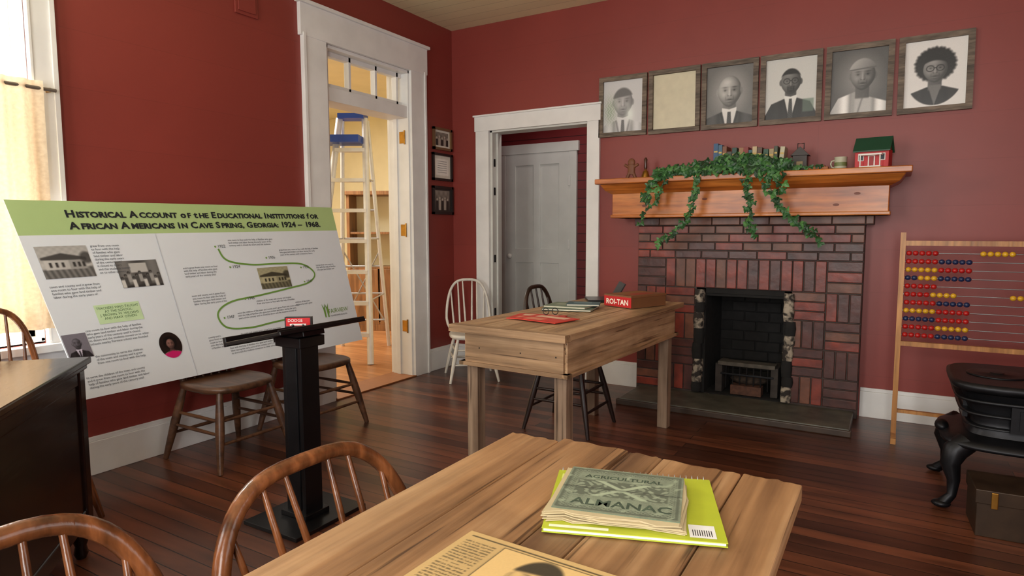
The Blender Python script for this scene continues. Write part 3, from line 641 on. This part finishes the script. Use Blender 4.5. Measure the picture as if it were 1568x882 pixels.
def ladypic(X,Y):
    x,y=(X-.5)*.34,(Y-.5)*.42
    g=person(x,y,rx=.062,ry=.082,hy=.02,sk=.55,suit=.45,bg=.12,kind='lady'); rb=sm_(-.09-y-.3*np.abs(x),.005)
    an=sm_(.105-np.sqrt(x**2+(y-.04)**2),.006)*(1-sm_(1-np.sqrt((x/.062)**2+((y-.02)/.082)**2),.05))
    r_,g_,b_=mix_(g*1.0,.80,rb),mix_(g*.72,.12,rb),mix_(g*.66,.42,rb); return tuple(mix_(q,.05,an) for q in(r_,g_,b_))
def ovalmap(x,y):
    a=(x-.5)*2; c=(y-.5)*2; r=max(abs(a),abs(c)); n=math.hypot(a,c) or 1; return bp_(.262+.032*a/n*r,.80-.074*c/n*r,.0085)
def ladyfn(X,Y):
    a=(X-.5)*2;c=(Y-.5)*2;r=np.maximum(abs(a),abs(c));n=np.hypot(a,c);n[n==0]=1; return ladypic(.5+a/n*r/2,.5+c/n*r/2)
b.pic(0,0,1,1,0,60,60,ladyfn,mPic,None,ovalmap)
para(.145,.235,.10,9); para(.02,.43,.155,4)
bpoly([(.10*BW,.535*BH),(.215*BW,.535*BH),(.215*BW,.635*BH),(.10*BW,.635*BH)],.008,C(200,226,178))
btext('\n'.join(['TEACHERS WHO TAUGHT','AT THE SCHOOL:','J. BROWN, W. WILLIAMS','AND MANY OTHERS']),.018,.158,.56,C(50,90,50),align='CENTER')
para(.06,.665,.19,5); para(.06,.80,.165,3); para(.02,.90,.20,4) 
bpoly([(.322*BW,.17*BH),(.3235*BW,.17*BH),(.311*BW,BH),(.3095*BW,BH)],.0082,C(190,196,206))
def cr(P,n=10):
    o=[]
    for i in range(1,len(P)-2):
        for k in range(n):
            t=k/n;p0,p1,p2,p3=[Vector(q) for q in P[i-1:i+3]]
            o.append(.5*((2*p1)+(p2-p0)*t+(2*p0-5*p1+4*p2-p3)*t*t+(3*p1-p0-3*p2+p3)*t**3))
    return o
path=cr([(.50,.20),(.50,.27),(.52,.345),(.60,.38),(.70,.385),(.80,.40),(.845,.47),(.81,.53),(.72,.555),(.60,.58),(.49,.60),(.435,.66),(.45,.75),(.53,.775),(.62,.765),(.72,.755),(.8,.75)])
gl=C(112,154,70)
for i in range(len(path)-1):
    a,c=path[i],path[i+1]; A=bp_(a[0],a[1],.0083);B_=bp_(c[0],c[1],.0083); d=(B_-A); d.normalize(); q=d.cross(Nn)*.0055
    b.add([A-q,A+q,B_+q,B_-q],[(0,1,2,3)],gl)
for (s,t,yr) in ((.50,.265,'1922'),(.53,.395,'1924'),(.67,.35,'1936'),(.80,.43,'1950'),(.80,.53,'1947'),(.55,.60,'1943'),(.46,.70,'1947'),(.48,.83,'1950')):
    bpoly([((s-.008+.006*math.cos(a/6*math.pi)*.5)*BW,(t-.008+.006*math.sin(a/6*math.pi))*BH) for a in range(12)],.009,gl); btext(yr,.027,s,t,ink)
for (s,t,w,n) in ((.54,.225,.22,3),(.72,.30,.20,3),(.37,.38,.14,4),(.86,.42,.11,3),(.37,.545,.15,4),(.58,.62,.18,2),(.50,.68,.30,3),(.49,.81,.20,3),(.73,.66,.1,2),(.38,.80,.07,5),(.44,.885,.24,3)):
    para(s,t,w,n,.0155)
def sp2(X,Y): g=schoolpic(X,Y); return (g*.95,g*.92,g*.74)
bpic(.615,.735,.405,.545,sp2)
btext('FAIRVIEW',.044,.865,.765,C(120,150,70)); btext('1924 BROWN SCHOOL',.016,.87,.79,inkg)
for dx in(0,.014): bpoly([((.845+dx)*BW,.79*BH),((.851+dx)*BW,.79*BH),((.853+dx)*BW,.72*BH),((.857+dx)*BW,.69*BH),((.848+dx)*BW,.72*BH),((.840+dx)*BW,.69*BH),((.844+dx)*BW,.73*BH)],.009,gl)
b.obj('display_board')
# ---------------------------------------------------------------- lectern
b=MB()
b.box((1.21,-3.27,.0),(1.55,-2.86,.018),mBlack); b.box((1.30,-3.14,.018),(1.46,-3.0,.04),mBlack)
b.box((1.32,-3.12,.018),(1.44,-3.02,.83),mBlack); b.box((1.345,-3.125,.05),(1.415,-3.12,.80),mIron)
b.box((1.30,-3.14,.79),(1.46,-3.0,.835),mBlack)
T=Matrix.Translation((1.37,-3.07,.852))@Matrix.Rotation(math.radians(-12),4,'Y')
b.box((-.18,-.24,-.008),(.18,.24,.008),mBlack,T); b.box((-.195,-.24,-.012),(-.175,.24,.03),mBlack,T)
b.box((-.10,-.06,-.03),(.10,.06,-.008),mBlack,T); b.tube([T@Vector((.17,-.24,.01)),T@Vector((.17,.24,.01))],.006,mBlack,8)
b.obj('lectern',None,.003)
b=MB(); T=Matrix.Translation((1.40,-3.09,.875))@Matrix.Rotation(math.radians(36),4,'Z')
b.cb((0,0,.024),(.115,.028,.045),C(24,22,24,.3),T); b.cb((0,-.0145,.025),(.104,.002,.036),C(190,24,28,.3),T); addtext(b,'DODGE',.018,-.044,.026,0,C(240,235,230),T@Matrix(((1,0,0,0),(0,0,-1,-.0165),(0,1,0,0),(0,0,0,1))))
b.box((-.035,-.0185,.010),(.035,-.0165,.018),C(220,215,210),T)
for x in(-.022,.022): b.sph((x,-.019,.010),(.006,.003,.006),mBlack,10,6,T)
b.obj('toy_car_box',None,.002)
# ---------------------------------------------------------------- dark cabinet
u=Vector((.747,-.665,0)); v=Vector((.665,.747,0))
T=Matrix(((u.x,v.x,0,.50),(u.y,v.y,0,-4.15),(0,0,1,0),(0,0,0,1)))
b=MB()
b.box((0,0,.775),(1.1,.60,.80),mMahog); b.box((.012,.012,.755),(1.088,.588,.775),mMahog)
b.box((.03,.03,.14),(1.07,.57,.755),mMahog)
b.box((.02,.56,.14),(.08,.58,.755),mMahog); b.box((1.02,.56,.14),(1.08,.58,.755),mMahog); b.box((.08,.565,.14),(1.02,.575,.2),mMahog); b.box((.08,.565,.70),(1.02,.575,.755),mMahog)
b.box((.02,.1,.2),(.03,.5,.7),mMahog)
for x in(.06,1.04):
    for y in(.06,.54): b.lathe([(.018,0),(.026,.02),(.02,.05),(.034,.09),(.036,.14)],mMahog,(x,y,0),14)
b.obj('dark_cabinet',T,.006)
# ---------------------------------------------------------------- abacus
b=MB(); ay=-.43
X0,X1=3.685,4.64
for x in(X0,X1):
    b.box((x-.014,ay-.02,.0),(x+.014,ay+.02,1.28),mAb)
    b.box((x-.014,ay-.15,0),(x+.014,ay+.17,.035),mAb)
for z,h in((1.215,.03),(.60,.028),(.175,.02)): b.box((X0,ay-.014,z-h/2),(X1,ay+.014,z+h/2),mAb)
colr={'r':C(176,30,28,.3),'y':C(216,166,40,.3),'b':C(30,44,80,.3),'o':C(206,84,36,.3)}
rowsA=[('rrrrr|yyyyy',.40),('rrrrrbbbbb',0),('yyyyyrrrrr',0),('bbyyybbbbb',0),('rrrrr|ooooo',.62),('rrrryyyy|yy',.55),('rrrrrbbbbb',0),('yyyyyrrrrr',0),('bbbbbrrrrr',0),('rrrrryyyyy',0),('rrrrrbbbbb',0)]
for i,(s,off) in enumerate(rowsA):
    z=1.155-.0500*i; b.tube([(X0,ay,z),(X1,ay,z)],.0028,C(150,150,150,.3,.8),6)
    x=X0+.034
    for ch in s:
        if ch=='|': x=X0+off; continue
        b.sph((x,ay,z),(.0165,.0165,.0155),colr[ch],10,6); x+=.0335
b.obj('counting_abacus')
# ---------------------------------------------------------------- stove
b=MB(); cx,cy=4.24,-1.22
b.loft([(cx,cy,.33,.27,.295,4),(cx,cy,.37,.31,.30,4),(cx,cy,.375,.315,.315,4),(cx,cy,.33,.27,.335,4),(cx,cy,.27,.22,.35,4)],mIron,40)
b.T=Matrix.Translation((0,0,.35*.2))@Matrix.Diagonal((1,1,.8,1))
b.loft([(cx,cy,.27,.22,.35,5),(cx,cy,.255,.205,.40,5),(cx,cy,.25,.20,.43,5),(cx,cy,.29,.24,.56,5),(cx,cy,.30,.25,.60,5)],mIron,40)
b.loft([(cx,cy,.30,.25,.60,5),(cx,cy,.335,.285,.615,5),(cx,cy,.345,.295,.63,5),(cx,cy,.345,.295,.655,5),(cx,cy,.33,.28,.665,5)],mIron,40)
for dx in(-.15,.15): b.lathe([(.12,0),(.122,.006),(.11,.008),(.03,.008),(.028,.014),(.02,.014)],mIron,(cx+dx,cy,.665),28)
for z in(.39,.47,.55): b.loft([(cx,cy,.27+.05*(z-.39)/.16,.22+.05*(z-.39)/.16,z,5),(cx,cy,.285+.04*(z-.39)/.16,.235+.04*(z-.39)/.16,z+.008,5),(cx,cy,.27+.05*(z-.39)/.16,.22+.05*(z-.39)/.16,z+.016,5)],mIron,40)
b.box((cx-.12,cy-.262,.40),(cx+.12,cy-.235,.55),mIron); b.box((cx-.09,cy-.272,.42),(cx+.09,cy-.26,.53),mIron); b.tube([(cx+.10,cy-.27,.48),(cx+.10,cy-.30,.48)],.008,mIron,8); b.sph((cx+.10,cy-.31,.48),(.014,.014,.014),mBrass)
b.box((cx-.285,cy-.1,.42),(cx-.265,cy+.1,.54),mIron)
b.T=Matrix()
for sx in(-1,1):
    for sy in(-1,1):
        X,Y=cx+sx*.27,cy+sy*.21
        b.tube([(X,Y,.31),(X+sx*.045,Y+sy*.025,.27),(X+sx*.062,Y+sy*.035,.21),(X+sx*.045,Y+sy*.03,.13),(X+sx*.05,Y+sy*.035,.06),(X+sx*.085,Y+sy*.05,.018)],[.05,.052,.042,.027,.02,.026],mIron,12)
        b.sph((X+sx*.09,Y+sy*.052,.018),(.04,.032,.018),mIron)
b.sph((cx-.36,cy-.02,.33),(.03,.06,.03),mIron)
b.obj('cast_iron_stove')
b=MB(); T=TR(4.18,-1.62,0,3); bz=C(58,44,32,.4,.4,.35,10)
b.box((-.2,-.12,0),(.2,.12,.15),bz,T); b.box((-.206,-.126,.145),(.206,.126,.205),bz,T); b.box((-.03,-.134,.11),(.03,-.126,.17),mBrass,T)
for x in(-.14,.14): b.box((x-.012,-.132,.13),(x+.012,-.126,.2),mBrass,T)
b.obj('metal_storage_box',None,.006)
# ---------------------------------------------------------------- adjoining room
def ladder():
    b=MB(); al=C(214,216,220,.3,.3); al2=C(176,178,184,.3,.5)
    F1,F2=Vector((-.68,-.45,0)),Vector((-1.20,-.76,0)); R1,R2=Vector((-1.22,.42,0)),Vector((-1.66,.14,0))
    t1,t2=Vector((-1.00,-.12,2.42)),Vector((-1.22,-.25,2.42)); r1,r2=t1+Vector((-.06,.1,0)),t2+Vector((-.06,.1,0))
    for a,c,r in((F1,t1,.034),(F2,t2,.034),(R1,r1,.022),(R2,r2,.022)): b.tube([a,c],r,al,6)
    for k in range(1,8):
        f=k/8; a,c=F1.lerp(t1,f),F2.lerp(t2,f); d=(c-a).normalized(); n=Vector((-d.y,d.x,0))*.045
        b.add([a-n,a+n,c+n,c-n,a-n-Vector((0,0,.035)),a+n-Vector((0,0,.035)),c+n-Vector((0,0,.035)),c-n-Vector((0,0,.035))],[(0,1,2,3),(4,5,6,7),(0,1,5,4),(1,2,6,5),(2,3,7,6),(3,0,4,7)],al)
        a,c=R1.lerp(r1,f),R2.lerp(r2,f); b.tube([a,c],.012,al2,6)
        if k in(2,4,6): b.tube([F1.lerp(t1,f),R1.lerp(r1,f)],.009,al2,6); b.tube([F2.lerp(t2,f),R2.lerp(r2,f)],.009,al2,6)
    b.tube([R1.lerp(r1,.1),R2.lerp(r2,.45)],.008,al2,6); b.tube([R2.lerp(r2,.1),R1.lerp(r1,.45)],.008,al2,6)
    bl=C(24,66,160,.4); m=(t1+t2)/2; T=Matrix.Translation(m)@Matrix.Rotation(math.radians(30),4,'Z')
    b.cb((0,.03,.02),(.26,.2,.05),bl,T)
    T2=Matrix.Translation(m+Vector((-.05,-.12,-.26)))@Matrix.Rotation(math.radians(30),4,'Z')
    b.box((-.22,-.16,0),(.22,.16,.02),bl,T2)
    for q in(((-.22,-.16,.02),(-.2,.16,.07)),((.2,-.16,.02),(.22,.16,.07)),((-.2,-.16,.02),(.2,-.14,.07)),((-.2,.14,.02),(.2,.16,.07))): b.box(q[0],q[1],bl,T2)
    b.obj('step_ladder')
ladder()
b=MB(); ck=wood('cabinet_wood',(110,72,40),(168,118,74),2,.45); T=TR(-2.15,1.35,0,30)
b.box((-.4,-.2,0.0),(-.36,.2,1.75),ck,T); b.box((.36,-.2,0),(.4,.2,1.75),ck,T); b.box((-.4,.17,0),(.4,.2,1.75),mCream,T); b.box((-.44,-.23,1.75),(.44,.23,1.80),ck,T)
for z in(.08,.8,1.25): b.box((-.36,-.19,z),(.36,.17,z+.03),ck,T)
b.box((-.36,-.2,.08),(-.01,-.18,.8),ck,T);b.box((.01,-.2,.08),(.36,-.18,.8),ck,T); b.box((-.36,-.2,0),(.36,-.16,.08),ck,T)
b.obj('wooden_bookcase',None,.004)
b=MB()
b.lathe([(.06,0),(.09,.02),(.10,.14),(.11,.15)],C(150,90,60),(-3.2,.45,1.35),18)
b.lathe([(.16,1.3),(.16,1.34)],ck,(-3.2,.45,0),18)
b.tube([(-3.2,.45,0),(-3.2,.45,1.3)],.03,ck,10); b.lathe([(.16,0),(.15,.03)],ck,(-3.2,.45,0),18)
iv=[C(46,96,50),C(60,110,60)]
for i in range(140):
    a=random.uniform(0,6.28); r=random.uniform(0,.22); lf(Vector((-3.2+r*math.cos(a),.45+r*math.sin(a),1.5+random.uniform(0,.4)*(1-r*2))),.08,(math.cos(a),math.sin(a),.4))
b.obj('potted_plant')
# ---------------------------------------------------------------- things on desk
DZ=.824
b=MB(); rp=C(196,56,42); 
for i,(x,y,r) in enumerate(((1.98,-1.96,8),(2.07,-2.02,-12))):
    T=TR(x,y,DZ+.004*i,r); b.box((-.14,-.105,0),(.14,.105,.004),rp,T); b.flat(rect(-.10,.02,.10,.08),.0045,C(220,180,150),T); b.flat(rect(-.10,-.08,.02,-.01),.0045,C(214,130,100),T)
b.obj('red_booklets')
b=MB()
for s in(-1,1): b.tube([(2.03+s*.022+.018*math.cos(a/8*math.pi),-1.90+s*.012,DZ+.03+.018*math.sin(a/8*math.pi)) for a in range(16)],.0022,mBlack,5,True)
for s in(-1,1): b.tube([(2.03+s*.04,-1.90+s*.02,DZ+.034),(2.00+s*.04,-1.80+s*.02,DZ+.014)],.0022,mBlack,5)
b.obj('eyeglasses')
b=MB()
for i,(x,y,r,c,w,h) in enumerate(((1.97,-1.52,12,(80,98,82),.30,.24),(1.95,-1.48,4,(110,124,102),.27,.22),(2.02,-1.44,20,(56,88,94),.20,.16))):
    T=TR(x,y,DZ+.010*i,r); b.box((-w/2+.005,-h/2+.004,.0015),(w/2-.003,h/2-.004,.0085),C(206,196,172),T); b.box((-w/2,-h/2,0),(w/2,h/2,.0015),C(*c),T); b.box((-w/2,-h/2,.0085),(w/2,h/2,.010),C(*c),T); b.flat(rect(-w/2+.04,-.03,w/2-.05,.05),.0104,C(c[0]+40,c[1]+34,c[2]+34),T)
b.obj('old_book_stack')
b=MB(); T=TR(2.25,-1.16,DZ,-22)
b.box((-.11,-.16,0),(.11,.16,.07),C(110,72,44),T); b.box((-.113,-.163,.064),(.113,.163,.076),C(118,76,46),T); b.box((-.112,-.1635,.004),(.112,-.161,.066),C(180,28,30),T)
addtext(b,'ROI-TAN',.046,-.095,.018,0,C(240,232,215),T@Matrix(((1,0,0,0),(0,0,-1,-.1645),(0,1,0,0),(0,0,0,1))),bold=.001)
b.flat(rect(-.09,-.13,.09,.13),.0765,C(140,92,52),T)
b.flat([(.0,-.1),(.08,-.1),(.08,.1),(.0,.1)],.077,C(150,56,40),T)
b.obj('cigar_box',None,.002)
b=MB(); T=TR(1.94,-1.0,DZ,-60); b.box((-.12,-.09,0),(.12,.09,.014),mBlack,T); b.add([(-.12,.09,.014),(.12,.09,.014),(.12,.15,.12),(-.12,.15,.12),(-.12,.098,.012),(.12,.098,.012),(.12,.158,.118),(-.12,.158,.118)],[(0,1,2,3),(7,6,5,4),(0,3,7,4),(1,5,6,2),(3,2,6,7)],mBlack,False,T); b.obj('laptop')
# ---------------------------------------------------------------- things on front table
TZ=.7525
T=TR(3.01,-3.75,TZ,20)
b=MB(); b.box((0,-.285,0),(.325,0,.0015),C(170,184,40),T); b.box((.003,-.282,.0015),(.322,-.004,.007),C(226,224,214),T); b.box((0,-.285,.007),(.325,0,.0085),C(176,186,50,.4),T)
for i in range(26): b.tube([T@Vector((.008+.0122*i,.004+.006*math.cos(a/5*math.pi),.0065+.0065*math.sin(a/5*math.pi))) for a in range(10)],.0007,C(200,200,200,.3,.7),4,True)
b.flat(rect(.262,-.275,.308,-.225),.009,C(228,228,226),T)
for i in range(9): b.flat(rect(.268+.004*i,-.268,.2695+.004*i,-.245),.0092,C(30,30,30),T)
b.flat(rect(.01,-.05,.06,-.02),.0088,C(214,222,120),T)
b.flat(rect(.012,-.278,.12,-.268),.0088,C(230,230,200),T)
b.obj('spiral_notebook')
T=TR(3.045,-3.76,TZ+.0095,14)
b=MB()
for i in range(8):
    j=[random.uniform(-.008,.008) for _ in range(4)]
    b.prism([(j[0]-.004,-.225+j[1]-.01),(.03+j[3],-.222+j[1]),(.05+j[3],-.230+j[1]),(.10,-.228+j[0]),(.17,-.222+j[0]),(.20,-.228+j[2]),(.245+j[2],-.225+j[3]),(.246+j[1],-.1),(.242+j[0],-.008),(0.0+j[2],-.006)],.0020*i,.0020*i+.0016,C(186,170,134,.7),T)
def cover(X,Y):
    n1=np.random.rand(*X.shape); wear=.5+.5*np.sin(X*61+3*np.sin(Y*47))*np.sin(Y*53+2*np.sin(X*71))
    g=.46+.07*wear+.06*(n1-.5); ink_=.30
    def rc(x0,y0,x1,y1,e=.0012): return sm_(X-x0,e)*sm_(x1-X,e)*sm_(Y-y0,e)*sm_(y1-Y,e)
    fr=rc(.008,-.208,.236,-.006)-rc(.014,-.202,.230,-.012); g=mix_(g,ink_,np.clip(fr,0,1)*.7)
    dots=(np.sin(X*700)*np.sin(Y*700)>.2)*(rc(.014,-.202,.230,-.012)-rc(.026,-.190,.218,-.024)); g=mix_(g,ink_,np.clip(dots,0,1)*.6)
    pn=rc(.030,-.142,.214,-.064); g=mix_(g,.37,pn)
    sw=np.sin(X*150+4*np.sin(Y*90))*np.sin(Y*170+3*np.sin(X*110)); g=mix_(g,.60,pn*(sw>.25)*.7)
    for sg in(-1,1):
        d=np.abs((X-.122)*.72*sg-(Y+.103)*.9); g=mix_(g,.64,sm_(.006-d,.0015)*pn)
    g=mix_(g,.60,(wear>.92)*.7); g=g*(1-.25*np.exp(-((Y+.105)/.004)**2)); return (g*.95,g*1.02,g*.86)
b.box((.004,-.214,.0158),(.240,0,.0172),C(104,120,98,.65,0,.3,30),T)
b.pic(.004,-.214,.240,0,.0174,150,136,cover,mPicM,T)
gk=C(62,76,62,.65,0,.4,60); z=.0177
addtext(b,"AGRICULTURAL",.022,.040,-.052,z,gk,T,bold=.0006)
addtext(b,"ALMANAC",.040,.034,-.186,z,gk,T,bold=.0008)
b.obj('old_almanac')
T=TR(3.00,-4.085,TZ,-2)
b=MB(); b.box((0,-.50,0),(.40,0,.004),C(184,146,90,.6,0,.15,10),T)
def news(X,Y):
    n1=np.random.rand(*X.shape); g=.72+.03*np.sin(X*23)*np.sin(Y*19)+.02*n1; pnl=sm_(X-.085,.001)*sm_(.275-X,.001)*sm_(Y+.28,.001)*sm_(-.02-Y,.001)
    pic=person((X-.18)*1.45,(Y+.115)*1.30,rx=.060,ry=.080,hy=.03,sk=.80,suit=.20,bg=.80,kind='faded'); g=mix_(g,pic,pnl)
    ed=pnl-sm_(X-.087,.001)*sm_(.273-X,.001)*sm_(Y+.278,.001)*sm_(-.022-Y,.001); g=mix_(g,.25,np.clip(ed,0,1))
    ln=(np.sin(Y*2*np.pi/.0085)>.1)*(n1>.25)
    for x0,x1,y1,y0 in((.012,.075,-.03,-.27),(.288,.388,-.03,-.48),(.012,.13,-.36,-.48),(.145,.27,-.36,-.48)): g=mix_(g,.34,sm_(X-x0,.001)*sm_(x1-X,.001)*sm_(Y-y0,.001)*sm_(y1-Y,.001)*ln*.75)
    g=mix_(g,.25,sm_(.0018-np.abs(Y+.014),.0008)*sm_(X-.012,.001)*sm_(.388-X,.001)); return (g*1.02,g*.85,g*.56)
b.pic(0,-.5,.4,0,.0042,190,240,news,mPicM,T)
addtext(b,'LINCOLN',.045,.02,-.34,.0046,C(60,42,26,.6),T,bold=.001)
b.obj('old_newspaper')
# ---------------------------------------------------------------- lights
def area(name,loc,rot,sx,sy,e,col=(1,1,1)):
    l=bpy.data.lights.new(name,'AREA'); l.shape='RECTANGLE'; l.size=sx; l.size_y=sy; l.energy=e; l.color=col
    o=bpy.data.objects.new(name,l); o.location=loc; o.rotation_euler=[math.radians(a) for a in rot]; bpy.context.collection.objects.link(o); return o
area('daylight_window_2',(1.4,-6.42,1.75),(90,0,0),1.2,1.9,80,(1,.98,.94))
area('daylight_window_3',(3.8,-6.42,1.75),(90,0,0),1.2,1.9,118,(1,.98,.94))
area('daylight_window_4',(5.42,-3.8,1.7),(90,0,90),1.2,1.8,18,(1,.98,.95))
area('daylight_window_1',(-.35,-3.915,1.75),(90,0,-90),.9,2.0,225,(1,.99,.97))
area('adjoining_fill_light',(-2.6,-.6,3.1),(0,0,0),1.6,1.6,150,(1,.96,.88))  # added fill lamp brightening the adjoining room, no real fitting
pl_=bpy.data.lights.new('hall_fill_light','POINT'); pl_.energy=13; pl_.color=(1,.97,.9); pl_.shadow_soft_size=.15; po=bpy.data.objects.new('hall_fill_light',pl_); po.location=(1.1,.5,2.8); bpy.context.collection.objects.link(po)  # added unseen fill lamp, lifts the hall walls and inner door
w=bpy.data.worlds.new('daylight_sky'); sc.world=w; w.use_nodes=True; w.node_tree.nodes['Background'].inputs[0].default_value=(.93,.97,1,1); w.node_tree.nodes['Background'].inputs[1].default_value=1.1
# ---------------------------------------------------------------- camera
yaw,pit,roll=.5374,.0906,-.0021
f=Vector((-math.sin(yaw)*math.cos(pit),math.cos(yaw)*math.cos(pit),-math.sin(pit))); r=Vector((math.cos(yaw),math.sin(yaw),0)); up=r.cross(f)
r2=math.cos(roll)*r+math.sin(roll)*up; u2=-math.sin(roll)*r+math.cos(roll)*up
cd=bpy.data.cameras.new('camera'); cd.lens=36*978.54/1568; cd.sensor_width=36; cd.clip_start=.02
co=bpy.data.objects.new('camera',cd); bpy.context.collection.objects.link(co)
co.matrix_world=Matrix(((r2.x,u2.x,-f.x,3.6346),(r2.y,u2.y,-f.y,-5.0056),(r2.z,u2.z,-f.z,1.3),(0,0,0,1)))
sc.camera=co
